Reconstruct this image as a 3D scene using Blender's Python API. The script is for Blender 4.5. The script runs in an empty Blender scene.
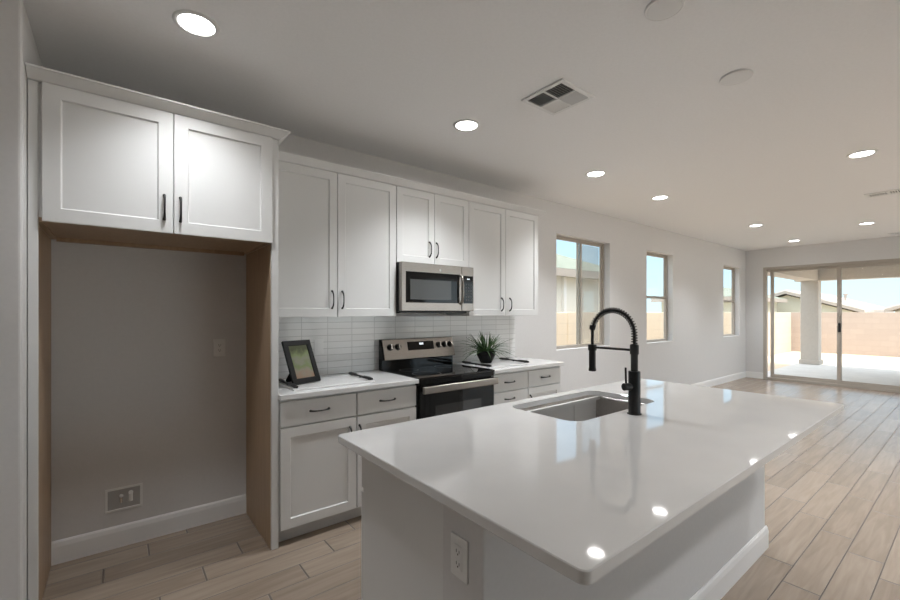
import bpy, bmesh, math, random
from math import sin, cos, pi, sqrt
from mathutils import Vector, Matrix
random.seed(7)
S = bpy.context.scene
C = S.collection

# ------------------------------------------------------------------ camera, light, exposure
CAM = (-0.758, -3.222, 1.406)
YAW = 0.9024
cd = bpy.data.cameras.new('camera'); cam = bpy.data.objects.new('camera', cd); C.objects.link(cam)
cam.location = CAM
cam.rotation_euler = (pi/2, 0, YAW - pi/2)
cd.sensor_width = 36.0; cd.lens = 422.64/900*36; cd.shift_y = 0.0135; cd.shift_x = -0.0003
cd.clip_start = 0.05; cd.clip_end = 300
S.camera = cam

LAMP = 14.0          # emission strength of every ceiling downlight lens
SPOT = 126.0          # power of the beam of every downlight
world = bpy.data.worlds.new('sky'); S.world = world; world.use_nodes = True
wn = world.node_tree.nodes; wl = world.node_tree.links; wn.clear()
wo = wn.new('ShaderNodeOutputWorld'); bg = wn.new('ShaderNodeBackground')
tc = wn.new('ShaderNodeTexCoord'); sx = wn.new('ShaderNodeSeparateXYZ'); rp = wn.new('ShaderNodeValToRGB')
wl.new(tc.outputs['Generated'], sx.inputs[0]); wl.new(sx.outputs['Z'], rp.inputs[0])
rp.color_ramp.elements[0].position = 0.0; rp.color_ramp.elements[0].color = (0.275, 0.38, 0.425, 1)
e = rp.color_ramp.elements.new(0.20); e.color = (0.20, 0.31, 0.41, 1)
e = rp.color_ramp.elements.new(0.34); e.color = (0.28, 0.38, 0.48, 1)
rp.color_ramp.elements[-1].position = 0.60; rp.color_ramp.elements[-1].color = (0.85, 0.92, 1.0, 1)
wl.new(rp.outputs[0], bg.inputs[0]); bg.inputs[1].default_value = 2.45
wl.new(bg.outputs[0], wo.inputs[0])

sd = bpy.data.lights.new('sun', 'SUN'); sd.energy = 3.6; sd.angle = 0.0093; sd.color = (1.0, 0.95, 0.86)
so = bpy.data.objects.new('sun', sd); C.objects.link(so)
so.rotation_euler = Vector((-0.16, -0.30, 1.0)).to_track_quat('Z', 'Y').to_euler()
so.location = (14, -8, 20)

for x_ in (4.0, 7.6):        # fill light added in two made-up windows of the south wall
    ad = bpy.data.lights.new('window_daylight', 'AREA'); ad.shape = 'RECTANGLE'; ad.size = 2.7; ad.size_y = 1.7; ad.energy = 15; ad.color = (.93, .97, 1.0)
    ao = bpy.data.objects.new('window_daylight', ad); C.objects.link(ao); ao.location = (x_, -7.62, 1.5); ao.rotation_euler = (pi/2, 0, 0)
vs = S.view_settings
vs.view_transform = 'Standard'; vs.look = 'None'; vs.exposure = 0.58; vs.gamma = 1.0; vs.use_curve_mapping = False
S.display_settings.display_device = 'sRGB'

# ------------------------------------------------------------------ materials
def mat(name, col, rough=0.5, metal=0.0, spec=0.5, **kw):
    m = bpy.data.materials.new(name); m.use_nodes = True
    b = m.node_tree.nodes['Principled BSDF']
    b.inputs['Base Color'].default_value = (*col, 1); b.inputs['Roughness'].default_value = rough
    b.inputs['Metallic'].default_value = metal; b.inputs['Specular IOR Level'].default_value = spec
    for k, v in kw.items(): b.inputs[k.replace('_', ' ')].default_value = v
    return m
def N(m, t, **kw):
    n = m.node_tree.nodes.new(t)
    for k, v in kw.items(): setattr(n, k, v)
    return n
def L(m, a, b): m.node_tree.links.new(a, b)
def bsdf(m): return m.node_tree.nodes['Principled BSDF']
def mth(m, op, a, b=None, c=None):
    n = N(m, 'ShaderNodeMath', operation=op)
    for i, v in enumerate((a, b, c)):
        if v is None: continue
        if isinstance(v, (int, float)): n.inputs[i].default_value = v
        else: L(m, v, n.inputs[i])
    return n.outputs[0]
def noise_col(m, c1, c2, scale=8, stretch=(1, 1, 1), detail=4, bump=0.0, lo=0.35, hi=0.65, space='Object'):
    t = N(m, 'ShaderNodeTexCoord'); mp = N(m, 'ShaderNodeMapping'); mp.inputs['Scale'].default_value = stretch
    L(m, t.outputs[space], mp.inputs[0])
    n = N(m, 'ShaderNodeTexNoise'); n.inputs['Scale'].default_value = scale; n.inputs['Detail'].default_value = detail
    L(m, mp.outputs[0], n.inputs['Vector'])
    r = N(m, 'ShaderNodeValToRGB'); r.color_ramp.elements[0].position = lo; r.color_ramp.elements[1].position = hi
    r.color_ramp.elements[0].color = (*c1, 1); r.color_ramp.elements[1].color = (*c2, 1)
    L(m, n.outputs[0], r.inputs[0]); L(m, r.outputs[0], bsdf(m).inputs['Base Color'])
    if bump:
        b = N(m, 'ShaderNodeBump'); b.inputs['Strength'].default_value = bump; b.inputs['Distance'].default_value = 0.002
        L(m, n.outputs[0], b.inputs['Height']); L(m, b.outputs[0], bsdf(m).inputs['Normal'])
    return m

M = {}
M['wall'] = noise_col(mat('wall_paint', (.72, .70, .69), .9, spec=.2), (.68, .67, .665), (.695, .685, .68), 60, bump=.12)
M['ceiling'] = noise_col(mat('ceiling_paint', (.76, .75, .74), .95, spec=.1), (.895, .89, .885), (.915, .91, .905), 60, bump=.12)
M['cab'] = mat('cabinet_white_paint', (.73, .73, .722), .32, spec=.4)
M['trim'] = mat('trim_white_paint', (.82, .81, .80), .4, spec=.4)
M['toe'] = mat('toe_kick_grey', (.62, .62, .61), .5)
M['maple'] = noise_col(mat('maple_veneer', (.5, .33, .19), .45), (.38, .265, .17), (.46, .335, .22), 6, (9, 9, .7), 6, lo=.3, hi=.7)
M['quartz'] = noise_col(mat('white_quartz', (.8, .8, .79), .05, spec=.85), (.77, .765, .758), (.80, .795, .788), 5, detail=7)
M['steel'] = noise_col(mat('stainless_steel', (.55, .52, .49), .3, 1.0), (.31, .285, .262), (.37, .342, .318), 30, (1, 1, 30), bump=.02)
M['sink_steel'] = noise_col(mat('sink_steel', (.42, .40, .38), .36, 1.0), (.38, .36, .345), (.46, .44, .42), 40, (1, 20, 1), bump=.02)
M['chrome'] = mat('polished_steel', (.75, .73, .71), .15, 1.0)
M['black_glass'] = mat('black_glass', (.006, .006, .006), .06, spec=.25)
M['cooktop_glass'] = mat('black_ceramic_glass', (.006, .006, .006), .05, spec=.5)
M['oven_window'] = mat('oven_window_glass', (.016, .016, .015), .05, spec=.6)
M['mw_window'] = mat('microwave_mesh_window', (.07, .07, .068), .18, spec=.4)
M['black'] = mat('matte_black_metal', (.012, .012, .012), .38, spec=.45)
M['frame_black'] = mat('black_frame_wood', (.010, .010, .010), .5, spec=.25)
M['black_plastic'] = mat('black_plastic', (.015, .015, .015), .35)
M['dark'] = mat('dark_gap', (.03, .03, .03), .8)
M['plastic'] = mat('white_plastic', (.80, .80, .79), .35)
M['slot'] = mat('outlet_slot', (.05, .05, .05), .6)
M['duct'] = mat('grey_duct_interior', (.12, .13, .13), .7)
M['bronze'] = mat('tan_window_vinyl', (.43, .385, .335), .45)
M['pot'] = mat('black_ceramic_pot', (.008, .008, .008), .6, spec=.15)
M['soil'] = mat('soil', (.05, .035, .025), .9)
M['leaf'] = noise_col(mat('grass_leaf', (.06, .13, .04), .5), (.02, .055, .016), (.09, .17, .055), 14)
M['stucco'] = noise_col(mat('stucco_beige', (.66, .62, .57), .95, spec=.1), (.54, .50, .46), (.58, .54, .50), 20, bump=.2)
M['patio_paint'] = mat('patio_soffit_paint', (.60, .53, .46), .9, spec=.1)
M['block'] = None
M['sand'] = noise_col(mat('desert_gravel', (.72, .60, .46), .95, spec=.05), (.58, .47, .35), (.66, .55, .43), 3, detail=8)
M['concrete'] = noise_col(mat('patio_concrete', (.60, .58, .56), .85, spec=.2), (.57, .55, .53), (.63, .61, .59), 4, detail=8)
M['house_green'] = mat('sage_stucco', (.52, .51, .43), .95, spec=.1)
M['house_cream'] = mat('cream_stucco', (.74, .72, .66), .95, spec=.1)
M['fascia'] = mat('roof_fascia', (.36, .31, .27), .8)

def lamp_mat():
    m = bpy.data.materials.new('lamp_lens'); m.use_nodes = True
    b = bsdf(m); b.inputs['Base Color'].default_value = (.9, .9, .88, 1)
    b.inputs['Emission Color'].default_value = (1.0, .98, .955, 1); b.inputs['Emission Strength'].default_value = LAMP
    return m
M['lamp'] = lamp_mat()
def screen_mat(name, col, s):
    m = mat(name, (.01, .01, .01), .3)
    bsdf(m).inputs['Emission Color'].default_value = (*col, 1); bsdf(m).inputs['Emission Strength'].default_value = s
    return m
M['clock'] = screen_mat('lit_clock_digits', (.85, .93, 1.0), 1.0)

def glass_mat(name, tint, refl):
    m = bpy.data.materials.new(name); m.use_nodes = True; nt = m.node_tree; nt.nodes.clear()
    o = N(m, 'ShaderNodeOutputMaterial'); mx = N(m, 'ShaderNodeMixShader'); t = N(m, 'ShaderNodeBsdfTransparent')
    g = N(m, 'ShaderNodeBsdfGlossy'); g.inputs['Roughness'].default_value = 0.0
    t.inputs[0].default_value = (*tint, 1)
    fr = N(m, 'ShaderNodeFresnel'); fr.inputs['IOR'].default_value = 1.3
    L(m, mth(m, 'MULTIPLY', fr.outputs[0], refl), mx.inputs[0]); L(m, t.outputs[0], mx.inputs[1]); L(m, g.outputs[0], mx.inputs[2]); L(m, mx.outputs[0], o.inputs[0])
    return m
M['glass'] = glass_mat('window_glass', (.965, .98, .975), .12)
def screen_mesh_mat():
    m = bpy.data.materials.new('insect_screen'); m.use_nodes = True; nt = m.node_tree; nt.nodes.clear()
    o = N(m, 'ShaderNodeOutputMaterial'); mx = N(m, 'ShaderNodeMixShader'); t = N(m, 'ShaderNodeBsdfTransparent')
    g = N(m, 'ShaderNodeBsdfDiffuse'); g.inputs[0].default_value = (.45, .45, .43, 1)
    mx.inputs[0].default_value = .38
    L(m, t.outputs[0], mx.inputs[1]); L(m, g.outputs[0], mx.inputs[2]); L(m, mx.outputs[0], o.inputs[0])
    return m
M['screen'] = screen_mesh_mat()

def floor_mat():
    m = mat('wood_look_plank_tile', (.5, .4, .32), .3, spec=.75)
    PW, PL = 0.1555, 0.838
    g = N(m, 'ShaderNodeNewGeometry'); s = N(m, 'ShaderNodeSeparateXYZ'); L(m, g.outputs['Position'], s.inputs[0])
    v = mth(m, 'DIVIDE', mth(m, 'ADD', s.outputs['Y'], 2.562), PW)
    row = mth(m, 'FLOOR', v); fv = mth(m, 'FRACT', v)
    # row -1 (y -2.56..-2.72) has its joint at x=2.81; the row above it at 3.02
    u = mth(m, 'DIVIDE', mth(m, 'SUBTRACT', mth(m, 'SUBTRACT', s.outputs['X'], 3.02), mth(m, 'MULTIPLY', row, 0.205)), PL)
    col = mth(m, 'FLOOR', u); fu = mth(m, 'FRACT', u)
    ev = mth(m, 'MINIMUM', fv, mth(m, 'SUBTRACT', 1.0, fv)); eu = mth(m, 'MINIMUM', fu, mth(m, 'SUBTRACT', 1.0, fu))
    d = mth(m, 'MINIMUM', mth(m, 'MULTIPLY', ev, PW), mth(m, 'MULTIPLY', eu, PL*.6))
    gm = N(m, 'ShaderNodeMapRange'); gm.inputs[1].default_value = .0022; gm.inputs[2].default_value = .0036
    L(m, d, gm.inputs[0])                                   # 0 in grout, 1 on tile
    cx = N(m, 'ShaderNodeCombineXYZ'); L(m, row, cx.inputs[0]); L(m, col, cx.inputs[1])
    wnz = N(m, 'ShaderNodeTexWhiteNoise', noise_dimensions='2D'); L(m, cx.outputs[0], wnz.inputs['Vector'])
    gx = N(m, 'ShaderNodeCombineXYZ')
    L(m, mth(m, 'MULTIPLY', s.outputs['X'], 1.6), gx.inputs[0]); L(m, mth(m, 'MULTIPLY', s.outputs['Y'], 18.0), gx.inputs[1])
    L(m, mth(m, 'MULTIPLY', wnz.outputs['Value'], 37.0), gx.inputs[2])
    n1 = N(m, 'ShaderNodeTexNoise'); n1.inputs['Scale'].default_value = 1.6; n1.inputs['Detail'].default_value = 7; n1.inputs['Distortion'].default_value = .7
    L(m, gx.outputs[0], n1.inputs['Vector'])
    f = mth(m, 'ADD', mth(m, 'MULTIPLY', n1.outputs[0], .62), mth(m, 'ADD', .115, mth(m, 'MULTIPLY', mth(m, 'SUBTRACT', wnz.outputs['Value'], .5), .24)))
    r = N(m, 'ShaderNodeValToRGB'); el = r.color_ramp.elements
    el[0].position = .18; el[0].color = (.25, .195, .148, 1); el[1].position = .72; el[1].color = (.41, .335, .268, 1)
    k = el.new(.45); k.color = (.33, .263, .205, 1)
    L(m, f, r.inputs[0])
    mx = N(m, 'ShaderNodeMix', data_type='RGBA'); L(m, gm.outputs[0], mx.inputs['Factor'])
    mx.inputs['A'].default_value = (.12, .095, .075, 1); L(m, r.outputs[0], mx.inputs['B'])
    L(m, mx.outputs['Result'], bsdf(m).inputs['Base Color'])
    rr = N(m, 'ShaderNodeMapRange'); rr.inputs[3].default_value = .75; rr.inputs[4].default_value = .27; L(m, gm.outputs[0], rr.inputs[0])
    L(m, rr.outputs[0], bsdf(m).inputs['Roughness'])
    b = N(m, 'ShaderNodeBump'); b.inputs['Strength'].default_value = .5; b.inputs['Distance'].default_value = .0015
    L(m, gm.outputs[0], b.inputs['Height']); L(m, b.outputs[0], bsdf(m).inputs['Normal'])
    return m
M['floor'] = floor_mat()

def grid_mat(name, tile, grout, ax, W, H, u0, v0, gw, stagger=False, rough=.12, spec=.5, vary=.05, bump=.5):
    m = mat(name, tile, rough, spec=spec)
    g = N(m, 'ShaderNodeNewGeometry'); s = N(m, 'ShaderNodeSeparateXYZ'); L(m, g.outputs['Position'], s.inputs[0])
    v = mth(m, 'DIVIDE', mth(m, 'SUBTRACT', s.outputs['Z'], v0), H); row = mth(m, 'FLOOR', v); fv = mth(m, 'FRACT', v)
    hu = s.outputs[ax] if ax != 'XY' else mth(m, 'ADD', s.outputs['X'], s.outputs['Y'])
    u = mth(m, 'DIVIDE', mth(m, 'SUBTRACT', hu, u0), W)
    if stagger: u = mth(m, 'ADD', u, mth(m, 'MULTIPLY', mth(m, 'MODULO', row, 2.0), .5))
    col = mth(m, 'FLOOR', u); fu = mth(m, 'FRACT', u)
    ev = mth(m, 'MULTIPLY', mth(m, 'MINIMUM', fv, mth(m, 'SUBTRACT', 1.0, fv)), H)
    eu = mth(m, 'MULTIPLY', mth(m, 'MINIMUM', fu, mth(m, 'SUBTRACT', 1.0, fu)), W)
    gm = N(m, 'ShaderNodeMapRange'); gm.inputs[1].default_value = gw*.5; gm.inputs[2].default_value = gw
    L(m, mth(m, 'MINIMUM', ev, eu), gm.inputs[0])
    cx = N(m, 'ShaderNodeCombineXYZ'); L(m, row, cx.inputs[0]); L(m, col, cx.inputs[1])
    wnz = N(m, 'ShaderNodeTexWhiteNoise', noise_dimensions='2D'); L(m, cx.outputs[0], wnz.inputs['Vector'])
    hs = N(m, 'ShaderNodeHueSaturation'); hs.inputs['Color'].default_value = (*tile, 1)
    L(m, mth(m, 'ADD', 1 - vary/2, mth(m, 'MULTIPLY', wnz.outputs['Value'], vary)), hs.inputs['Value'])
    mx = N(m, 'ShaderNodeMix', data_type='RGBA'); L(m, gm.outputs[0], mx.inputs['Factor'])
    mx.inputs['A'].default_value = (*grout, 1); L(m, hs.outputs[0], mx.inputs['B'])
    L(m, mx.outputs['Result'], bsdf(m).inputs['Base Color'])
    b = N(m, 'ShaderNodeBump'); b.inputs['Strength'].default_value = bump; b.inputs['Distance'].default_value = .002
    L(m, gm.outputs[0], b.inputs['Height']); L(m, b.outputs[0], bsdf(m).inputs['Normal'])
    return m
M['tile'] = grid_mat('white_glazed_tile', (.80, .80, .79), (.60, .60, .59), 'X', .2055, .0515, .342, 1.274, .0032)
M['block'] = grid_mat('slump_block', (.46, .37, .315), (.43, .345, .295), 'XY', .40, .20, 0, 0, .012, True, .95, .05, .06, .3)
M['block_tan'] = grid_mat('tan_block', (.68, .57, .45), (.63, .53, .42), 'XY', .40, .20, 0, 0, .012, True, .95, .05, .05, .3)
def rooftile():
    m = mat('concrete_roof_tile', (.62, .54, .48), .9, spec=.1)
    noise_col(m, (.56, .48, .42), (.68, .60, .54), 3, detail=6)
    return m
M['roof'] = rooftile()
def roof_green():
    m = mat('weathered_roof_tile', (.5, .5, .42), .9, spec=.1)
    noise_col(m, (.20, .215, .175), (.25, .265, .22), 3, detail=6)
    return m
M['roof_sage'] = roof_green()
def print_mat():
    m = mat('printed_photo', (.3, .3, .2), .12, spec=.5)
    t = N(m, 'ShaderNodeTexCoord'); n = N(m, 'ShaderNodeTexNoise'); n.inputs['Scale'].default_value = 16; n.inputs['Detail'].default_value = 3
    L(m, t.outputs['Object'], n.inputs['Vector'])
    sp = N(m, 'ShaderNodeSeparateXYZ'); L(m, t.outputs['Generated'], sp.inputs[0])
    f = mth(m, 'ADD', mth(m, 'MULTIPLY', sp.outputs['Z'], .75), mth(m, 'MULTIPLY', n.outputs[0], .55))
    r = N(m, 'ShaderNodeValToRGB'); el = r.color_ramp.elements
    el[0].position = .25; el[0].color = (.30, .20, .14, 1); el[1].position = .95; el[1].color = (.09, .10, .06, 1)
    for p, c in ((.42, (.27, .24, .19)), (.55, (.19, .23, .11)), (.68, (.25, .25, .20)), (.80, (.22, .26, .13))):
        k = el.new(p); k.color = (*c, 1)
    L(m, f, r.inputs[0]); L(m, r.outputs[0], bsdf(m).inputs['Base Color'])
    return m
M['print'] = print_mat()

# ------------------------------------------------------------------ mesh builder
OFF = {}
class MB:
    def __init__(s): s.v = []; s.f = []; s.sm = []
    def add(s, vs, fs, smooth=False):
        b = len(s.v); s.v += [Vector(p) for p in vs]; s.f += [tuple(b+i for i in f) for f in fs]; s.sm += [smooth]*len(fs); return s
    def box(s, x0, x1, y0, y1, z0, z1):
        return s.add([(x0,y0,z0),(x1,y0,z0),(x1,y1,z0),(x0,y1,z0),(x0,y0,z1),(x1,y0,z1),(x1,y1,z1),(x0,y1,z1)],
                     [(0,3,2,1),(4,5,6,7),(0,1,5,4),(1,2,6,5),(2,3,7,6),(3,0,4,7)])
    def rings(s, rings, closed=False, cap0=True, cap1=True, smooth=True):
        n = len(rings[0]); vs = [p for r in rings for p in r]; fs = []
        m = len(rings)
        for i in range(m if closed else m-1):
            a = i*n; b = ((i+1) % m)*n
            for j in range(n): fs.append((a+j, a+(j+1) % n, b+(j+1) % n, b+j))
        s.add(vs, fs, smooth)
        if not closed:
            if cap0: s.add(rings[0], [tuple(reversed(range(n)))])
            if cap1: s.add(rings[-1], [tuple(range(n))])
        return s
    def tube(s, pts, r, n=10, flat=1.0, up=None):
        pts = [Vector(p) for p in pts]; R = r if isinstance(r, (list, tuple)) else [r]*len(pts)
        rings = []; t0 = (pts[1]-pts[0]).normalized()
        u = Vector(up) if up else (Vector((0,0,1)) if abs(t0.z) < .9 else Vector((1,0,0)))
        for i, p in enumerate(pts):
            t = (pts[min(i+1,len(pts)-1)] - pts[max(i-1,0)]).normalized()
            u = (u - t*u.dot(t)).normalized(); w = t.cross(u)
            rings.append([p + (u*cos(2*pi*k/n) + w*sin(2*pi*k/n)*flat)*R[i] for k in range(n)])
        return s.rings(rings)
    def cyl(s, p0, p1, r0, r1=None, n=24):
        p0 = Vector(p0); p1 = Vector(p1); r1 = r0 if r1 is None else r1
        t = (p1-p0).normalized(); u = Vector((0,0,1)) if abs(t.z) < .9 else Vector((1,0,0)); u = (u - t*u.dot(t)).normalized(); w = t.cross(u)
        return s.rings([[p + (u*cos(2*pi*k/n)+w*sin(2*pi*k/n))*r for k in range(n)] for p, r in ((p0,r0),(p1,r1))])
    def lathe(s, prof, c, n=32, cap0=True, cap1=True):
        c = Vector(c)
        return s.rings([[c + Vector((r*cos(2*pi*k/n), r*sin(2*pi*k/n), z)) for k in range(n)] for r, z in prof], cap0=cap0, cap1=cap1)
    def prism(s, poly, axis, a, b):
        # poly in the two other axes (in xyz order), extruded along axis from a to b
        def mk(p, q): i = 'xyz'.index(axis); l = [p[0], p[1]]; l.insert(i, q); return tuple(l)
        n = len(poly); vs = [mk(p, a) for p in poly] + [mk(p, b) for p in poly]
        return s.add(vs, [tuple(range(n)), tuple(reversed(range(n, 2*n)))] + [(i, n+i, n+(i+1) % n, (i+1) % n) for i in range(n)])
    def xf(s, m): s.v = [m @ p for p in s.v]; return s
def part(name, mb, material, parent=None, bevel=0.0, kind=None, label=None, seg=2):
    me = bpy.data.meshes.new(name)
    if parent: off = OFF[parent.name]
    else:
        xs = [p.x for p in mb.v]; ys = [p.y for p in mb.v]; zs = [p.z for p in mb.v]
        off = Vector(((min(xs)+max(xs))/2, (min(ys)+max(ys))/2, min(zs)))
    me.from_pydata([p - off for p in mb.v], [], mb.f)
    me.polygons.foreach_set('use_smooth', mb.sm)
    bm = bmesh.new(); bm.from_mesh(me); bmesh.ops.recalc_face_normals(bm, faces=bm.faces); bm.to_mesh(me); bm.free()
    me.materials.append(M[material] if isinstance(material, str) else material)
    o = bpy.data.objects.new(name, me); C.objects.link(o)
    if parent: o.parent = parent
    else: o.location = off
    OFF[o.name] = off
    if bevel:
        b = o.modifiers.new('bevel', 'BEVEL'); b.width = bevel; b.segments = seg; b.limit_method = 'ANGLE'; b.angle_limit = .6
    if kind: o['kind'] = kind
    if label: o['label'] = label
    return o
def tag(o, label, cat, group=None, kind=None):
    o['label'] = label; o['category'] = cat
    if group: o['group'] = group
    if kind: o['kind'] = kind
    return o
def thing(name, loc, label=None, cat=None, group=None, kind=None):
    o = bpy.data.objects.new(name, None); C.objects.link(o); o.location = loc; o.empty_display_size = .1
    OFF[o.name] = Vector(loc)
    if label: tag(o, label, cat, group)
    if kind: o['kind'] = kind
    return o
def copy_tree(o, loc=None, parent=None):
    c = o.copy(); C.objects.link(c)
    if parent: c.parent = parent
    OFF[c.name] = OFF[o.name]
    if loc is not None: c.location = loc; OFF[c.name] = Vector(loc)
    for ch in [k for k in bpy.data.objects if k.parent == o]: copy_tree(ch, None, c)
    return c
def rrect(x0, x1, y0, y1, r, z, n=8):
    pts = []
    for cx, cy, a0 in ((x1-r, y1-r, 0), (x0+r, y1-r, pi/2), (x0+r, y0+r, pi), (x1-r, y0+r, 3*pi/2)):
        for k in range(n+1):
            a = a0 + pi/2*k/n; pts.append(Vector((cx+r*cos(a), cy+r*sin(a), z)))
    return pts

# ------------------------------------------------------------------ room shell
H = 2.735; XE = 9.95; YS = -7.6; XW = -3.6; T = 0.15
part('floor', MB().box(XW-.2, XE+.12, YS-.2, T, -.12, 0), 'floor', kind='structure')
part('ceiling', MB().box(XW-.2, XE+.12, YS-.2, T, H, H+.12), 'ceiling', kind='structure')
W = [(3.426, 4.601, .937, 2.362), (5.626, 6.499, .92, 2.355), (8.693, 9.573, .905, 2.343)]
wn_ = MB(); px = XW-.2
for x0, x1, z0, z1 in W:
    wn_.box(px, x0, 0, T, 0, H); wn_.box(x0, x1, 0, T, 0, z0); wn_.box(x0, x1, 0, T, z1, H); px = x1
wn_.box(px, XE+.12, 0, T, 0, H)
part('wall_north', wn_, 'wall', kind='structure')
DY0, DY1, DZ = -.315, -3.97, 2.345
part('wall_east', MB().box(XE, XE+.12, DY0, 0, 0, H).box(XE, XE+.12, DY1, DY0, DZ, H).box(XE, XE+.12, YS-.2, DY1, 0, H), 'wall', kind='structure')
part('wall_west', MB().box(XW, -1.068, -.725, 0, 0, H), 'wall', bevel=.012, kind='structure', seg=3)
part('wall_behind', MB().box(XW-.2, XW, YS-.2, 0, 0, H), 'wall', kind='structure')
SW = [(2.6, 5.4), (6.2, 9.0)]  # openings added in the unseen south wall for the fill lights
ws_ = MB(); px = XW
for x0, x1 in SW: ws_.box(px, x0, YS-.2, YS, 0, H).box(x0, x1, YS-.2, YS, 0, .6).box(x0, x1, YS-.2, YS, 2.40, H); px = x1
part('wall_south', ws_.box(px, XE, YS-.2, YS, 0, H), 'wall', kind='structure')
def bprof(y0): return [(y0, 0), (y0, .095), (y0+.004, .118), (y0+.010, .128), (0, .128), (0, 0)]
part('baseboard_north', MB().prism(bprof(-.014), 'x', -1.042, -.044).prism(bprof(-.014), 'x', 2.70, XE), 'trim', kind='structure')
part('baseboard_east', MB().prism([(XE-.014, 0), (XE-.014, .095), (XE-.010, .118), (XE-.004, .128), (XE, .128), (XE, 0)][::1] and [(XE-.014, DY0), (XE, DY0), (XE, -.014), (XE-.014, -.014)], 'z', 0, .128), 'trim', kind='structure')

# windows
def window(idx, x0, x1, z0, z1, style):
    w = thing('window_%d' % idx, ((x0+x1)/2, .11, z0), kind='structure')
    f = MB(); fw = .020; ya, yb = .085, .14
    f.box(x0, x1, ya, yb, z0, z0+fw).box(x0, x1, ya, yb, z1-fw, z1).box(x0, x0+fw, ya, yb, z0+fw, z1-fw).box(x1-fw, x1, ya, yb, z0+fw, z1-fw)
    part('window_frame', f, 'bronze', w, .003)
    part('window_sill', MB().box(x0, x1, .0, ya, z0-.002, z0+.006), 'trim', w)
    def sash(a0, a1, b0, b1, y, sw=.026):
        s = MB().box(a0, a1, y, y+.022, b0, b0+sw).box(a0, a1, y, y+.022, b1-sw, b1).box(a0, a0+sw, y, y+.022, b0+sw, b1-sw).box(a1-sw, a1, y, y+.022, b0+sw, b1-sw)
        so_ = part('sash', s, 'bronze', w, .002)
        part('pane', MB().box(a0+sw, a1-sw, y+.009, y+.013, b0+sw, b1-sw), 'glass', so_)
        return so_
    if style == 'slider':
        xm = (x0+x1)/2 + .03
        sash(x0+fw, xm+.03, z0+fw, z1-fw, .088)
        s2 = sash(xm-.03, x1-fw, z0+fw, z1-fw, .113)
        part('screen', MB().box(xm+.002, x1-fw-.034, .1365, .1375, z0+fw+.03, z1-fw-.03), 'screen', w)
        part('latch', MB().box(xm-.006, xm+.012, .078, .088, (z0+z1)/2-.05, (z0+z1)/2+.05), 'bronze', w, .002)
    elif style == 'fixed':
        sash(x0+fw, (x0+x1)/2+.016, z0+fw, z1-fw, .088); sash((x0+x1)/2-.016, x1-fw, z0+fw, z1-fw, .112)
    else:
        zm = z0 + (z1-z0)*.505
        sash(x0+fw, x1-fw, zm-.02, z1-fw, .113)
        sash(x0+fw, x1-fw, z0+fw, zm+.02, .088)
        part('latch', MB().box((x0+x1)/2-.03, (x0+x1)/2+.03, .08, .09, zm+.008, zm+.024), 'bronze', w, .002)
    return w
window(1, *W[0], 'slider'); window(2, *W[1], 'hung'); window(3, *W[2], 'hung')
for i_, (x0, x1) in enumerate(SW):  # made-up windows, out of view, added around the fill lights
    w = window(4+i_, x0, x1, .6, 2.40, 'fixed')
    for k in [o for o in bpy.data.objects if o.parent == w and o.name.startswith('window_sill')]: bpy.data.objects.remove(k)
    w.rotation_euler = (0, 0, pi); w.location = ((x0+x1)/2, YS-.12, .6)

# sliding patio door
dr = thing('door_1', (XE+.06, (DY0+DY1)/2, 0), kind='structure')
xa, xb = XE-.005, XE+.115
part('door_frame', MB().box(xa, xb, DY0-.05, DY0, 0, DZ).box(xa, xb, DY1, DY1+.05, 0, DZ).box(xa, xb, DY1+.05, DY0-.05, DZ-.055, DZ).box(xa, xb, DY1+.05, DY0-.05, 0, .045), 'bronze', dr, .003)
def dpanel(ya, yb, x):
    sw = .06; z0, z1 = .045, DZ-.055
    s = MB().box(x, x+.035, ya, yb, z0, z0+.07).box(x, x+.035, ya, yb, z1-.05, z1).box(x, x+.035, ya, ya+sw, z0+.07, z1-.05).box(x, x+.035, yb-sw, yb, z0+.07, z1-.05)
    o = part('sliding_panel', s, 'bronze', dr, .003)
    part('pane', MB().box(x+.015, x+.02, ya+sw, yb-sw, z0+.07, z1-.05), 'glass', o)
    return o
dpanel(-1.535, DY0-.05-.06, XE+.06)
p2 = dpanel(-2.74, -1.475, XE+.015)
dpanel(DY1+.05, -2.68, XE+.06)
part('door_handle', MB().box(XE-.012, XE+.015, -1.535, -1.495, 1.03, 1.20), 'black', p2, .004)

# ------------------------------------------------------------------ cabinet kit
def shaker(x0, x1, z0, z1, y, w=.058, t=.02, rec=.009):
    m = MB(); a = y; b = y+t; c = .004   # outer face at y=a
    o = [(x0,z0),(x1,z0),(x1,z1),(x0,z1)]; i1 = [(x0+w,z0+w),(x1-w,z0+w),(x1-w,z1-w),(x0+w,z1-w)]
    i2 = [(x0+w+c,z0+w+c),(x1-w-c,z0+w+c),(x1-w-c,z1-w-c),(x0+w+c,z1-w-c)]
    V = [(p[0],a,p[1]) for p in o] + [(p[0],a,p[1]) for p in i1] + [(p[0],a+rec,p[1]) for p in i2] + [(p[0],b,p[1]) for p in o]
    F = []
    for k in range(4):
        l = (k+1) % 4
        F += [(k,l,4+l,4+k), (4+k,4+l,8+l,8+k), (k,12+k,12+l,l)]
    F += [(8,9,10,11), (15,14,13,12)]
    return m.add(V, F)
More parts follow.
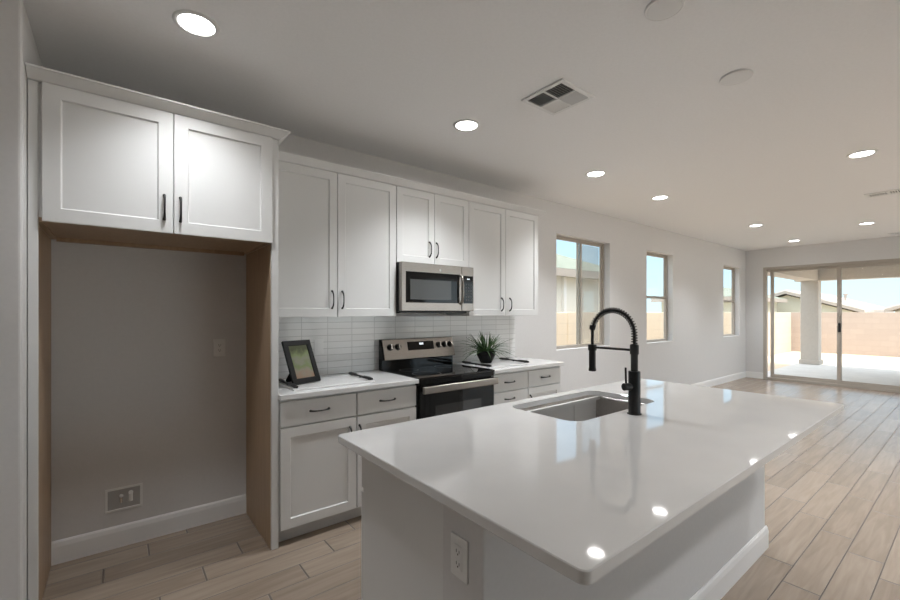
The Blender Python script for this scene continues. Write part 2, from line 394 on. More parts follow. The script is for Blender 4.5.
def pull(p, length, axis, out=-1):
    """bow pull centred at p on a face looking to -y"""
    x, y, z = p; pts = []; R = []; n = 13
    for i in range(n):
        t = i/(n-1)*2-1; d = .027*(1-abs(t)**3.0)**.8 if abs(t) < 1 else 0
        q = t*length/2
        pts.append((x+q, y-.003-d, z) if axis == 'x' else (x, y-.003-d, z+q))
        R.append(.0042 + .0026*abs(t)**2.5)
    m = MB().tube(pts, R, 10)
    for sgn in (-1, 1):
        q = sgn*length/2
        a = (x+q, y, z) if axis == 'x' else (x, y, z+q); b = (a[0], y-.006, a[2])
        m.cyl(a, b, .0075, .0065, 12)
    return m
def doorp(parent, x0, x1, z0, z1, y, hx=None, hz=None, w=.058):
    d = part('door', shaker(x0, x1, z0, z1, y, w), 'cab', parent, .0015)
    if hx is not None: part('handle', pull((hx, y, hz), .122, 'z'), 'black', d, label='black bow pull')
    return d
def drawerp(parent, x0, x1, z0, z1, y, hx=None, hl=.118):
    d = part('drawer', MB().box(x0, x1, y, y+.02, z0, z1), 'cab', parent, .002)
    part('handle', pull((hx if hx is not None else (x0+x1)/2, y, (z0+z1)/2), hl, 'x'), 'black', d, label='black bow pull')
    return d
def crown(parts, zt, hs=1.0):
    """parts: list of (x0,x1,yfront,yback,left_return,right_return)"""
    pr = [(0, 0), (-.005, .0), (-.044, .048*hs), (-.052, .052*hs), (-.052, .062*hs), (0, .062*hs)]
    m = MB()
    for x0, x1, yf, yb, lr, rr in parts:
        L0 = []; L1 = []
        rings = []
        path = []
        if lr: path.append(('back', x0, yb, -1, 0))
        # mitred sweep: left return end, front-left corner, front-right corner, right return end
        def P(ex, ey): return [Vector((ex[0]+ (q[0])*ex[1], ey[0] + q[0]*ey[1], zt+q[1])) for q in pr]
        rg = []
        if lr: rg.append(P((x0, 1), (yb, 0)))
        rg.append(P((x0, 1 if lr else 0), (yf, 1)))
        rg.append(P((x1, -1 if rr else 0), (yf, 1)))
        if rr: rg.append(P((x1, -1), (rr if rr is not True else yb, 0)))
        m.rings(rg, smooth=False)
        m.box(x0, x1, yf, yb, zt, zt+.004)
    return m

# refrigerator surround cabinet
FY = -.612
fc = thing('refrigerator_cabinet', (-.53, -.3, 0), 'white two-door cabinet over the empty refrigerator alcove with tall side panels', 'cabinet')
sp = part('side_panel', MB().box(-.040, 0, FY, -.003, 0, 2.431), 'cab', fc, .002)
part('veneer', MB().box(-.043, -.040, FY+.02, -.003, 0, 1.81), 'maple', sp, label='light brown maple inner face')
sp2 = part('side_panel', MB().box(-1.065, -1.046, FY+.02, -.003, 0, 2.431).box(-1.065, -1.032, FY, FY+.02, 0, 2.431), 'cab', fc, .002)
part('veneer', MB().box(-1.046, -1.043, FY+.021, -.003, 0, 1.81), 'maple', sp2, label='light brown maple inner face')
part('body', MB().box(-1.032, -.040, FY+.004, -.003, 1.83, 2.431), 'cab', fc, .001)
part('underside', MB().box(-1.043, -.043, FY+.022, -.003, 1.822, 1.83).box(-1.030, -.043, FY+.004, FY+.022, 1.812, 1.83).box(-1.043, -1.020, FY+.022, -.003, 1.812, 1.822).box(-.061, -.043, FY+.022, -.003, 1.812, 1.822).box(-1.020, -.061, -.03, -.003, 1.80, 1.822), 'maple', fc, label='light brown maple underside')
doorp(fc, -1.018, -.529, 1.812, 2.430, FY-.018, -.567, 1.94, .062)
doorp(fc, -.525, -.040, 1.812, 2.430, FY-.018, -.497, 1.938, .062)
part('crown_molding', crown([(-1.065, 0.0, FY-.012, -.003, False, -.397)], 2.432, .70), 'cab', fc)

# wall cabinets
UY = -.335
def wallcab(x0, x1, xm, z0, label, h1, h2, z1=2.408):
    c = thing('wall_cabinet', ((x0+x1)/2, -.16, z0), label, 'cabinet', 'white wall cabinets along the range wall')
    part('body', MB().box(x0+.001, x1-.001, UY+.021, -.003, z0, z1), 'cab', c, .001)
    doorp(c, x0+.003, xm-.002, z0+.001, z1-.001, UY, h1[0], h1[1])
    doorp(c, xm+.002, x1-.003, z0+.001, z1-.001, UY, h2[0], h2[1])
wallcab(0.002, .980, .490, 1.372, 'white two-door wall cabinet left of the microwave, beside the refrigerator alcove', (.448, 1.495), (.525, 1.495))
wallcab(.980, 1.736, 1.352, 1.805, 'short white two-door wall cabinet directly above the microwave', (1.300, 1.93), (1.372, 1.93))
wallcab(1.736, 2.690, 2.206, 1.372, 'white two-door wall cabinet right of the microwave, above the potted plant', (2.150, 1.48), (2.262, 1.48))
tag(part('crown_molding', crown([(0.002, 2.690, UY-.002, -.003, False, True)], 2.409, .78), 'cab'), 'white crown molding running along the tops of the wall cabinets', 'molding')

# base cabinets
BY = -.622
def basebox(c, x0, x1):
    part('body', MB().box(x0+.001, x1-.001, BY+.021, -.003, .102, .882), 'cab', c, .001)
    part('toe_kick', MB().box(x0+.003, x1-.003, -.545, -.003, 0, .102), 'toe', c)
bc = thing('base_cabinet', (.49, -.3, 0), 'white base cabinet with two drawers over two doors, left of the range', 'cabinet', 'white base cabinets')
basebox(bc, 0.002, .982)
drawerp(bc, .008, .498, .718, .866, BY, .247); drawerp(bc, .506, .976, .718, .866, BY, .735)
doorp(bc, .008, .498, .100, .706, BY, .452, .588); doorp(bc, .506, .976, .100, .706, BY, .520, .588)
bc2 = thing('base_cabinet', (1.98, -.3, 0), 'white base cabinet with a stack of drawers, just right of the range', 'cabinet', 'white base cabinets')
basebox(bc2, 1.756, 2.206)
drawerp(bc2, 1.763, 2.203, .718, .866, BY, 1.962); drawerp(bc2, 1.763, 2.203, .585, .706, BY, 1.962); drawerp(bc2, 1.763, 2.203, .345, .573, BY, 1.962); drawerp(bc2, 1.763, 2.203, .102, .333, BY, 1.962)
bc3 = thing('base_cabinet', (2.45, -.3, 0), 'white base cabinet with one drawer over a door, at the window end of the run', 'cabinet', 'white base cabinets')
basebox(bc3, 2.206, 2.690)
drawerp(bc3, 2.210, 2.683, .718, .866, BY, 2.452); doorp(bc3, 2.210, 2.683, .102, .706, BY, 2.232, .58)

# worktops
tag(part('countertop', MB().box(0.001, .984, -.648, -.002, .883, .914), 'quartz', bevel=.003), 'white quartz countertop left of the range, holding the picture frame tray', 'countertop', 'countertops along the range wall')
tag(part('countertop', MB().box(1.752, 2.713, -.648, -.002, .883, .914), 'quartz', bevel=.003), 'white quartz countertop right of the range, holding the potted plant tray', 'countertop', 'countertops along the range wall')
part('trim_backsplash', MB().box(0.001, 2.69, -.009, -.001, .914, 1.370), 'tile', kind='structure')

# ------------------------------------------------------------------ range
R0, R1 = .989, 1.749
rg = thing('range', ((R0+R1)/2, -.33, 0), 'stainless and black glass electric range between the base cabinets', 'range')
part('body', MB().box(R0, R1, -.612, -.03, .06, .902).box(R0+.03, R1-.03, -.56, -.06, 0, .06), 'black_plastic', rg, .003)
part('cooktop', MB().box(R0-.001, R1+.001, -.655, -.03, .903, .920), 'cooktop_glass', rg, .004)
bmat_ = mat('burner_grey_print', (.05,.05,.05), .3)
for bx, by, br in ((1.17,-.48,.115),(1.56,-.48,.09),(1.17,-.22,.08),(1.56,-.22,.10)):
    bn = MB().rings([[Vector((bx+r*cos(2*pi*k/40), by+r*sin(2*pi*k/40), z)) for k in range(40)] for r, z in ((br-.004,.9199),(br-.003,.9204),(br,.9204),(br+.001,.9199))], closed=True)
    part('burner_ring', bn, bmat_, rg)
part('front_band', MB().box(R0+.003, R1-.003, -.645, -.612, .868, .903), 'black_glass', rg, .003)
od = part('oven_door', MB().box(R0+.003, R1-.003, -.648, -.613, .235, .862), 'black_glass', rg, .004)
part('window', MB().box(1.13, 1.60, -.6495, -.6475, .40, .70), 'oven_window', od)
hd = part('handle', MB().box(R0+.004, R1-.002, -.704, -.676, .806, .860), 'steel', od, .008, seg=3, label='wide brushed stainless oven handle')
for q_ in (R0+.03, R1-.06): part('bracket', MB().box(q_, q_+.03, -.68, -.648, .815, .85), 'steel', hd, .003)
part('storage_drawer', MB().box(R0+.003, R1-.003, -.645, -.613, .065, .228), 'steel', rg, .004)
bg_ = part('backguard', MB().prism([(-.030, .920), (-.085, .920), (-.085, 1.0), (-.118, 1.0), (-.068, 1.172), (-.030, 1.172)], 'x', R0, R1), 'black_glass', rg, .002)
def tilt(x0, x1, s0, s1, d0, d1):
    """box on the sloped control face: s along the slope from its lower edge, d outwards"""
    a = Vector((0, -.118, 1.0)); u = Vector((0, .05, .172)).normalized(); n = Vector((0, -u.z, u.y))
    V = [Vector((x, 0, 0)) + a + u*s_ + n*d_ for x in (x0, x1) for s_ in (s0, s1) for d_ in (d0, d1)]
    return MB().add(V, [(0,1,3,2),(4,6,7,5),(0,4,5,1),(2,3,7,6),(0,2,6,4),(1,5,7,3)])
part('control_panel', tilt(R0+.004, R1-.002, .0, .176, .0005, .010), 'steel', bg_, .003, label='brushed stainless control panel')
dsp = part('display', tilt(1.235, 1.515, .072, .148, .010, .012), 'black_glass', bg_, label='black glass clock display')
part('clock', tilt(1.362, 1.372, .118, .136, .012, .0124).add(tilt(1.376, 1.386, .118, .136, .012, .0124).v, tilt(0, 1, 0, 1, 0, 1).f).add(tilt(1.392, 1.402, .118, .136, .012, .0124).v, tilt(0, 1, 0, 1, 0, 1).f), 'clock', dsp)
a_ = Vector((0, -.118, 1.0)); u_ = Vector((0, .05, .172)).normalized(); n_ = Vector((0, -u_.z, u_.y))
for kx in (1.060, 1.135, 1.570, 1.637, 1.704):
    q = Vector((kx, 0, 0)) + a_ + u_*.108
    kb = part('knob', MB().cyl(q+n_*.010, q+n_*.016, .029, .028, 24).cyl(q+n_*.016, q+n_*.036, .024, .021, 24), 'black_plastic', bg_, .001)
    mb = MB()
    c0 = q+n_*.036
    X = Vector((1, 0, 0))
    V = [c0 + X*sx_*.006 + u_*su*.021 + n_*dn for sx_ in (-1, 1) for su in (-1, 1) for dn in (0, .010)]
    mb.add(V, [(0,1,3,2),(4,6,7,5),(0,4,5,1),(2,3,7,6),(0,2,6,4),(1,5,7,3)])
    part('grip', mb, 'chrome', kb, .002)

# ------------------------------------------------------------------ microwave
mw = thing('microwave', (1.36, -.2, 1.405), 'stainless over-the-range microwave mounted above the range', 'microwave')
X0, X1, Z0, Z1, MY = .985, 1.731, 1.412, 1.802, -.385
part('body', MB().box(X0, X1, MY+.02, -.012, Z0, Z1), 'black_plastic', mw, .003)
part('vent_base', MB().box(X0+.02, X1-.02, MY+.05, -.02, Z0-.016, Z0), 'black_plastic', mw, .003)
md = part('door', MB().box(X0, 1.592, MY-.02, MY+.02, Z0+.004, Z1), 'steel', mw, .004)
part('frame', MB().box(1.022, 1.560, MY-.0225, MY-.0195, 1.482, 1.729), 'black_glass', md, .001)
part('window', MB().box(1.062, 1.475, MY-.0240, MY-.0220, 1.508, 1.668), 'mw_window', md)
part('handle', MB().tube([(1.578, MY-.02, 1.725), (1.578, MY-.046, 1.710), (1.578, MY-.052, 1.66), (1.578, MY-.054, 1.60), (1.578, MY-.052, 1.54), (1.578, MY-.046, 1.492), (1.578, MY-.02, 1.478)], .012, 14), 'steel', md, label='vertical curved steel handle')
part('badge', MB().cyl((1.36, MY-.0195, 1.755), (1.36, MY-.0215, 1.755), .009, None, 24), 'chrome', md)
cp = part('control_panel', MB().box(1.595, X1, MY-.02, MY+.02, Z0+.004, Z1), 'steel', mw, .004)
kp = part('keypad', MB().box(1.616, 1.722, MY-.0225, MY-.0195, 1.482, 1.722), 'black_glass', cp, .001)
part('clock', MB().box(1.652, 1.664, MY-.0229, MY-.0224, 1.690, 1.700).box(1.668, 1.680, MY-.0229, MY-.0224, 1.690, 1.700), 'clock', kp)
kmat = mat('keypad_print', (.05, .05, .05), .4)
for r in range(6):
    for c_ in range(3):
        x = 1.634+c_*.028; z = 1.505+r*.027
        part('button', MB().box(x, x+.018, MY-.0229, MY-.0222, z, z+.014), kmat, kp)

# ------------------------------------------------------------------ island
ISX0, ISX1, IPY, PWY = .0, 2.285, -2.23, -2.405
isl = thing('kitchen_island', (1.14, -2.0, 0), 'white kitchen island base standing on the plank floor under the quartz top', 'island')
part('end_panel', MB().box(ISX0, ISX0+.02, IPY, -1.712, 0, .882), 'cab', isl, .0015)
part('end_panel', MB().box(ISX1-.02, ISX1, IPY, -1.712, 0, .882), 'cab', isl, .0015)
part('half_wall', MB().box(ISX0-.004, ISX1, PWY, IPY, 0, .882), 'wall', isl, .006, label='painted drywall half wall on the seating side')
part('cabinet_floor', MB().box(ISX0+.02, ISX1-.02, IPY, -1.715, .10, .118), 'cab', isl)
part('face_frame', MB().box(ISX0+.02, ISX1-.02, -1.735, -1.713, .102, .14).box(ISX0+.02, ISX1-.02, -1.735, -1.713, .70, .72).box(ISX0+.02, ISX1-.02, -1.735, -1.713, .865, .882), 'cab', isl)
part('toe_kick', MB().box(ISX0+.02, ISX1-.02, -1.80, -1.79, 0, .10), 'toe', isl)
def ndoor(x0, x1, z0, z1, hx):
    m = shaker(x0, x1, z0, z1, 0).xf(Matrix.Translation((0, -1.692, 0)) @ Matrix.Scale(-1, 4, (0, 1, 0)))
    d = part('door', m, 'cab', isl, .0015)
    part('handle', pull((hx, 0, z1-.12), .122, 'z').xf(Matrix.Translation((0, -1.692, 0)) @ Matrix.Scale(-1, 4, (0, 1, 0))), 'black', d, label='black bow pull')
for k in range(5):
    a = ISX0 + .002 + k*.4565; b = a + .4525
    ndoor(a, b, .105, .70 if k not in (2, 3) else .865, b-.04 if k % 2 == 0 else a+.04)
    if k not in (2, 3):
        d = part('drawer', MB().box(a, b, -1.712, -1.692, .715, .865), 'cab', isl, .002)
        part('handle', pull(((a+b)/2, 0, .79), .118, 'x').xf(Matrix.Translation((0, -1.692, 0)) @ Matrix.Scale(-1, 4, (0, 1, 0))), 'black', d, label='black bow pull')
part('baseboard', MB().prism([(PWY-.014, 0), (PWY-.014, .095), (PWY-.010, .118), (PWY-.004, .128), (PWY, .128), (PWY, 0)], 'x', ISX0-.004, ISX1+.014).box(ISX1, ISX1+.014, PWY, -1.74, 0, .12), 'trim', isl)

# island top with sink cut-out
SX0, SX1, SY0, SY1 = .845, 1.612, -2.095, -1.672
TX0, TX1, TY0, TY1 = -.064, 2.298, -2.756, -1.606
def top_slab():
    m = MB(); inn = rrect(SX0, SX1, SY0, SY1, .075, .914, 10)
    cx, cy = (SX0+SX1)/2, (SY0+SY1)/2
    outl = rrect(TX0, TX1, TY0, TY1, .022, .914, 8)
    # ray cast every vertex direction of both loops from the sink centre
    def hit(loop, ang):
        dx, dy = cos(ang), sin(ang); best = None
        for i in range(len(loop)):
            a, b = loop[i], loop[(i+1) % len(loop)]
            ex, ey = b.x-a.x, b.y-a.y; den = dx*ey-dy*ex
            if abs(den) < 1e-12: continue
            t = ((a.x-cx)*ey-(a.y-cy)*ex)/den; s_ = ((a.x-cx)*dy-(a.y-cy)*dx)/den
            if t > 0 and -1e-6 <= s_ <= 1+1e-6: best = t if best is None else max(best, t)
        return Vector((cx+dx*best, cy+dy*best, 0))
    angs = sorted(set(round(math.atan2(p.y-cy, p.x-cx), 6) for p in inn+outl))
    I = [hit(inn, a) for a in angs]; O = [hit(outl, a) for a in angs]
    z1, z0 = .914, .884
    def ring(P, z, d=0.0, sgn=1):
        R = []
        for i, p in enumerate(P):
            R.append(Vector((p.x, p.y, z)))
        return R
    def inset(P, d):
        R = []
        n = len(P)
        for i in range(n):
            a, b = P[i-1], P[(i+1) % n]; t = (b-a); nn = Vector((t.y, -t.x, 0)).normalized(); R.append(P[i]-nn*d)
        return R
    e = .0025
    rg_ = [ring(I, z0), ring(I, z1-e), ring(inset(I, -e), z1), ring(inset(O, e), z1), ring(O, z1-e), ring(O, z0+e), ring(inset(O, e), z0)]
    m.rings(rg_, closed=True, smooth=False)
    return m
tag(part('island_countertop', top_slab(), 'quartz'), 'large glossy white quartz slab topping the kitchen island, with the sink cut into it', 'countertop')

sk = thing('kitchen_sink', ((SX0+SX1)/2, (SY0+SY1)/2, .66), 'undermount stainless steel sink set into the island countertop', 'sink')
def sk_loop(d, r, z): return rrect(SX0-d, SX1+d, SY0-d, SY1+d, r, z, 10)
bs = MB().rings([sk_loop(.02, .09, .8835), sk_loop(.004, .08, .8835), sk_loop(-.002, .072, .880), sk_loop(-.004, .07, .87), sk_loop(-.010, .066, .70), sk_loop(-.016, .06, .680), sk_loop(-.032, .05, .670), sk_loop(-.12, .04, .666),
                 sk_loop(-.12, .04, .663), sk_loop(-.03, .05, .666), sk_loop(-.013, .062, .677), sk_loop(-.006, .068, .70), sk_loop(.0, .074, .87), sk_loop(.004, .08, .8805), sk_loop(.02, .09, .8805)], closed=True)
bs.rings([sk_loop(-.12, .04, .666), rrect(SX0+.3, SX1-.3, SY0+.17, SY1-.17, .04, .664, 10)], cap0=False, cap1=True)
part('basin', bs, 'sink_steel', sk)
part('drain', MB().lathe([(.0, .667), (.03, .667), (.045, .669), (.056, .670), (.058, .6665)], ((SX0+SX1)/2, (SY0+SY1)/2, 0), 32, cap0=False, cap1=False), 'chrome', sk)

# faucet
FX_, FY_ = 1.207, -2.170
fa = thing('kitchen_faucet', (FX_, FY_, .914), 'tall matte black spring-neck faucet standing behind the sink on the island', 'faucet')
c_ = (FX_, FY_, 0)
part('base', MB().lathe([(.033, .914), (.033, .918), (.0285, .920)], c_, 32), 'black', fa)
part('body', MB().lathe([(.0275, .918), (.0275, 1.118), (.026, 1.121)], c_, 32), 'black', fa, .001)
part('riser', MB().lathe([(.0165, 1.119), (.0165, 1.20), (.0205, 1.204), (.0205, 1.245), (.0175, 1.25)], c_, 32), 'black', fa)
# arch of the neck, in the plane x = FX_
RA = .116; zc = 1.300; yc = FY_ + RA
arch = [(FX_, FY_, 1.245 + (zc-1.245)*k/3) for k in range(3)] + [(FX_, yc - RA*cos(a), zc + RA*sin(a)) for a in [pi*k/24 for k in range(23)]]
part('hose', MB().tube(arch, .0070, 12, up=(1, 0, 0)), 'black', fa)
def helix(path, r, turns, per=12):
    P = [Vector(p) for p in path]; d = [0]
    for i in range(1, len(P)): d.append(d[-1] + (P[i]-P[i-1]).length)
    out = []; n = turns*per
    for k in range(n+1):
        s_ = d[-1]*k/n; i = max(j for j in range(len(P)-1) if d[j] <= s_+1e-9); f = (s_-d[i])/(d[i+1]-d[i])
        p = P[i].lerp(P[i+1], f); t = (P[i+1]-P[i]).normalized(); X = Vector((1, 0, 0)); w = t.cross(X)
        a = 2*pi*k/per
        out.append(p + X*r*cos(a) + w*r*sin(a))
    return out
part('spring', MB().tube(helix(arch, .0132, 30), .0027, 6), 'black', fa)
ye = yc - RA*cos(pi*22/24); ze = zc + RA*sin(pi*22/24)
part('end_collar', MB().cyl((FX_, ye-.001, ze+.008), (FX_, ye+.003, ze-.016), .0165, .0155, 20), 'black', fa)
yh = FY_ + .230
part('supply_hose', MB().tube([(FX_, ye+.002, ze-.012), (FX_, yh-.0015, ze-.05), (FX_, yh, 1.27), (FX_, yh, 1.215)], .008, 12, up=(1, 0, 0)), 'black', fa)
part('spray_head', MB().lathe([(.012, 1.222), (.0165, 1.216), (.0175, 1.190), (.0175, 1.118), (.0195, 1.105), (.0195, 1.098), (.016, 1.096)], (FX_, yh, 0), 24), 'black', fa)
part('support_arm', MB().tube([(FX_, FY_+.012, 1.222), (FX_, yh-.02, 1.222)], .0062, 12).lathe([(.0205, 1.205), (.022, 1.210), (.022, 1.232), (.0205, 1.236)], (FX_, yh, 0), 24), 'black', fa)
hb = part('handle', MB().cyl((FX_-.022, FY_+.009, 1.047), (FX_-.056, FY_+.022, 1.047), .018, .018, 24), 'black', fa)
part('lever', MB().tube([(FX_-.044, FY_+.018, 1.058), (FX_-.046, FY_+.019, 1.140)], .0048, 10), 'black', hb)

# ------------------------------------------------------------------ electrical
def outlet(name, label, x, z, w=.074, h=.118, face='y', at=0.0, slots='duplex'):
    """wall plate centred at (x or y, z) on a wall facing -y (face='y') or -x (face='x')"""
    o = thing(name, (x, at, z-h/2) if face == 'y' else (at, x, z-h/2), label, 'outlet', 'white wall plates')
    def B(a0, a1, d0, d1, b0, b1):
        return MB().box(x+a0, x+a1, at-d1, at-d0, z+b0, z+b1) if face == 'y' else MB().box(at-d1, at-d0, x-a1, x-a0, z+b0, z+b1)
    part('plate', B(-w/2, w/2, 0, .006, -h/2, h/2), 'plastic', o, .003)
    part('insert', B(-.0165, .0165, .006, .008, -.034, .034), 'plastic', o, .001)
    if slots == 'duplex':
        for s_ in (-.017, .017):
            rc = part('receptacle', B(-.013, .013, .008, .009, s_-.012, s_+.012), 'plastic', o, .001)
            sl = B(-.007, -.005, .009, .0094, s_-.003, s_+.006)
            for q in (B(.005, .007, .009, .0094, s_-.003, s_+.005), B(-.002, .002, .009, .0094, s_-.0095, s_-.005)): sl.add(q.v, q.f)
            part('slot', sl, 'slot', rc)
    return o
outlet('wall_outlet', 'white duplex outlet on the alcove wall at counter height', -.210, 1.166, slots='duplex')
outlet('wall_outlet', 'white duplex outlet on the island half wall under the countertop overhang', -2.312, .722, face='x', at=ISX0-.004)
outlet('wall_switch', 'white plate on the backsplash tile right of the picture frame', .475, 1.135, at=-.009, slots=None)

# water box for the refrigerator
wb = thing('water_supply_box', (-.71, 0, .21), 'white recessed water supply box low on the alcove wall', 'supply box')
bx0, bx1, bz0, bz1 = -.80, -.645, .228, .342
part('frame', MB().box(bx0-.012, bx1+.012, -.006, 0, bz0-.012, bz0).box(bx0-.012, bx1+.012, -.006, 0, bz1, bz1+.012).box(bx0-.012, bx0, -.006, 0, bz0, bz1).box(bx1, bx1+.012, -.006, 0, bz0, bz1), 'plastic', wb, .001)
part('back', MB().box(bx0, bx1, -.0015, -.0005, bz0, bz1), mat('box_shell_grey', (.42, .41, .40), .5), wb)
part('valve', MB().cyl((-.735, -.004, .262), (-.735, -.004, .300), .007).cyl((-.735, -.003, .30), (-.735, -.012, .305), .010), 'chrome', wb)
part('valve', MB().cyl((-.690, -.004, .262), (-.690, -.004, .312), .010).cyl((-.690, -.003, .312), (-.690, -.014, .316), .012), 'plastic', wb)

# ------------------------------------------------------------------ ceiling things
dl0 = thing('downlight', (0, 0, H), 'x', 'ceiling light', 'recessed ceiling downlights')
part('trim_ring', MB().rings([[Vector((r*cos(2*pi*k/40), r*sin(2*pi*k/40), H+z)) for k in range(40)] for r, z in ((.096, 0), (.094, -.005), (.078, -.007), (.072, -.002), (.072, 0))], closed=True), 'plastic', dl0)
part('lens', MB().cyl((0, 0, H-.0035), (0, 0, H-.0015), .0735, None, 40), 'lamp', dl0, label='glowing white lens')
sl_ = bpy.data.lights.new('downlight_beam', 'SPOT'); sl_.energy = SPOT; sl_.spot_size = math.radians(114); sl_.spot_blend = 1.0; sl_.shadow_soft_size = .09; sl_.color = (.95, .975, 1.0)
beam = bpy.data.objects.new('beam', sl_); C.objects.link(beam); beam.parent = dl0; beam.location = (0, 0, -.006)
OFF['beam'] = Vector((0, 0, 0))
spots = [(-.468, -.965, 'bright ceiling downlight nearest the camera, in front of the refrigerator cabinet crown'),
         (1.195, -.935, 'ceiling downlight in front of the range and microwave, left of the square air vent'),
         (2.850, -.905, 'ceiling downlight above the first window, third along the window-side row'),
         (4.185, -.885, 'ceiling downlight above the second window, fourth along the window-side row'),
         (6.92, -1.045, 'ceiling downlight near the far wall, fifth along the window-side row'),
         (9.13, -1.015, 'ceiling downlight right before the sliding door wall, last of the window-side row'),
         (4.15, -2.58, 'large bright ceiling downlight at the right, above the open floor'),
         (8.05, -2.12, 'dim far ceiling downlight in front of the sliding door, behind the slotted vent')]
fill_spots = [(-2.4, -2.3), (1.2, -3.9), (3.1, -3.5), (4.8, -3.8), (6.4, -4.1), (8.05, -4.4), (4.17, -6.2), (8.05, -6.2)]  # extra downlights out of view, added to brighten the room
proto_ = dl0
for i, (x, y, lb) in enumerate(spots + [(x, y, 'ceiling downlight over the rear of the great room, outside the picture') for x, y in fill_spots]):
    o = dl0 if i == 0 else copy_tree(proto_)
    o.location = (x, y, H); o['label'] = lb
    if i == 1: proto_ = o
    if i == 0:            # the first lamp is dimmed
        near_beam = sl_.copy(); near_beam.energy = SPOT*.54; beam.data = near_beam
    if i == 1: [k for k in o.children if k.type == 'LIGHT'][0].data = sl_

rb = thing('ceiling_cover', (0, 0, H), 'x', 'ceiling cover', 'round ceiling covers')
part('disc', MB().lathe([(.078, H), (.080, H-.006), (.074, H-.010), (.060, H-.012), (.0, H-.013)], (0, 0, 0), 40, cap0=True, cap1=False), 'plastic', rb)
part('bead', MB().rings([[Vector(((.074+.005*cos(b))*cos(2*pi*k/40), (.074+.005*cos(b))*sin(2*pi*k/40), H-.009+.003*sin(b))) for k in range(40)] for b in [2*pi*j/8 for j in range(8)]], closed=True), 'trim', rb)
for i, (x, y, lb) in enumerate([(1.112, -2.355, 'round white ceiling cover at the top edge, nearer the camera'), (1.985, -2.350, 'round white ceiling cover farther along, over the island beyond the air vent')]):
    o = rb if i == 0 else copy_tree(rb)
    o.location = (x, y, H); o['label'] = lb

def register(name, label, x0, x1, y0, y1, four=True):
    v = thing(name, ((x0+x1)/2, (y0+y1)/2, H), label, 'air vent', 'ceiling air vents')
    b = .028; zf = H-.010
    part('frame', MB().box(x0, x1, y0, y0+b, zf, H).box(x0, x1, y1-b, y1, zf, H).box(x0, x0+b, y0+b, y1-b, zf, H).box(x1-b, x1, y0+b, y1-b, zf, H), 'plastic', v, .004)
    part('duct', MB().box(x0+b, x1-b, y0+b, y1-b, H-.0015, H-.0005), 'duct', v)
    xi0, xi1, yi0, yi1 = x0+b, x1-b, y0+b, y1-b
    def slat_x(xa, xb, y, lean):   # runs along x
        return MB().add([(xa, y-.0006, H-.0015), (xb, y-.0006, H-.0015), (xb, y+.0006, H-.0015), (xa, y+.0006, H-.0015), (xa, y+lean-.0006, zf), (xb, y+lean-.0006, zf), (xb, y+lean+.0006, zf), (xa, y+lean+.0006, zf)], [(0,3,2,1),(4,5,6,7),(0,1,5,4),(1,2,6,5),(2,3,7,6),(3,0,4,7)])
    def slat_y(ya, yb, x, lean):
        return MB().add([(p.y, p.x, p.z) for p in slat_x(ya, yb, x, lean).v], [(0,3,2,1),(4,5,6,7),(0,1,5,4),(1,2,6,5),(2,3,7,6),(3,0,4,7)])
    if four:
        xm, ym = (xi0+xi1)/2, (yi0+yi1)/2
        part('divider', MB().box(xm-.004, xm+.004, yi0, yi1, zf, H-.001).box(xi0, xi1, ym-.004, ym+.004, zf, H-.001), 'plastic', v)
        n = 7
        for qa, qb, ra, rb_, dirn, lean in ((xi0, xm-.004, ym+.004, yi1, 'y', -.010), (xm+.004, xi1, ym+.004, yi1, 'x', .010), (xi0, xm-.004, yi0, ym-.004, 'x', -.010), (xm+.004, xi1, yi0, ym-.004, 'y', .010)):
            m = MB()
            for k in range(n):
                t = (k+.5)/n
                s_ = slat_x(qa, qb, ra+(rb_-ra)*t, lean) if dirn == 'x' else slat_y(ra, rb_, qa+(qb-qa)*t, lean)
                m.add(s_.v, s_.f)
            part('louvers', m, 'plastic', v)
    else:
        m = MB(); n = max(6, int((yi1-yi0)/.02))
        for k in range(n): s_ = slat_x(xi0, xi1, yi0+(yi1-yi0)*(k+.5)/n, .008); m.add(s_.v, s_.f)
        part('louvers', m, 'plastic', v)
        part('divider', MB().box(xi0, xi1, (yi0+yi1)/2-.01, (yi0+yi1)/2+.01, zf, H-.001), 'plastic', v)
    return v
register('ceiling_vent', 'square white four-way ceiling vent over the aisle between range and island', 1.228, 1.548, -1.735, -1.42)
register('ceiling_vent', 'slotted white ceiling vent at the right edge, beyond the large downlight', 5.86, 6.06, -2.75, -2.37, False)
register('ceiling_vent', 'small slotted ceiling vent close to the sliding door at the right edge', 9.42, 9.58, -2.62, -2.20, False)

# ------------------------------------------------------------------ counter decor
def tray(label, x0, x1, y0, y1):
    t = thing('serving_tray', ((x0+x1)/2, (y0+y1)/2, .914), label, 'tray', 'white serving trays on the counters')
    part('board', MB().box(x0, x1, y0, y1, .9145, .926), 'quartz', t, .003, label='white marble board')
    for hx in (x0+.022, x1-.022):
        m = MB().tube([(hx, y0+.005, .938), (hx, y0+.03, .939), (hx, y0+.12, .939), (hx, y0+.14, .937), (hx, y1-.14, .937), (hx, y1-.12, .939), (hx, y1-.03, .939), (hx, y1-.005, .938)], [.008, .0115, .0105, .0075, .0075, .0105, .0115, .008], 12)
        for yy in (y0+.05, (y0+y1)/2, y1-.05): m.cyl((hx, yy, .926), (hx, yy, .937), .007, None, 10)
        part('handle', m, 'black', t, label='knobby black metal handle bar')
    return t
tray('white tray with black bar handles under the picture frame, left of the range', .105, .670, -.56, -.185)
tray('white tray with black bar handles under the potted grass, right of the range', 1.775, 2.310, -.56, -.165)

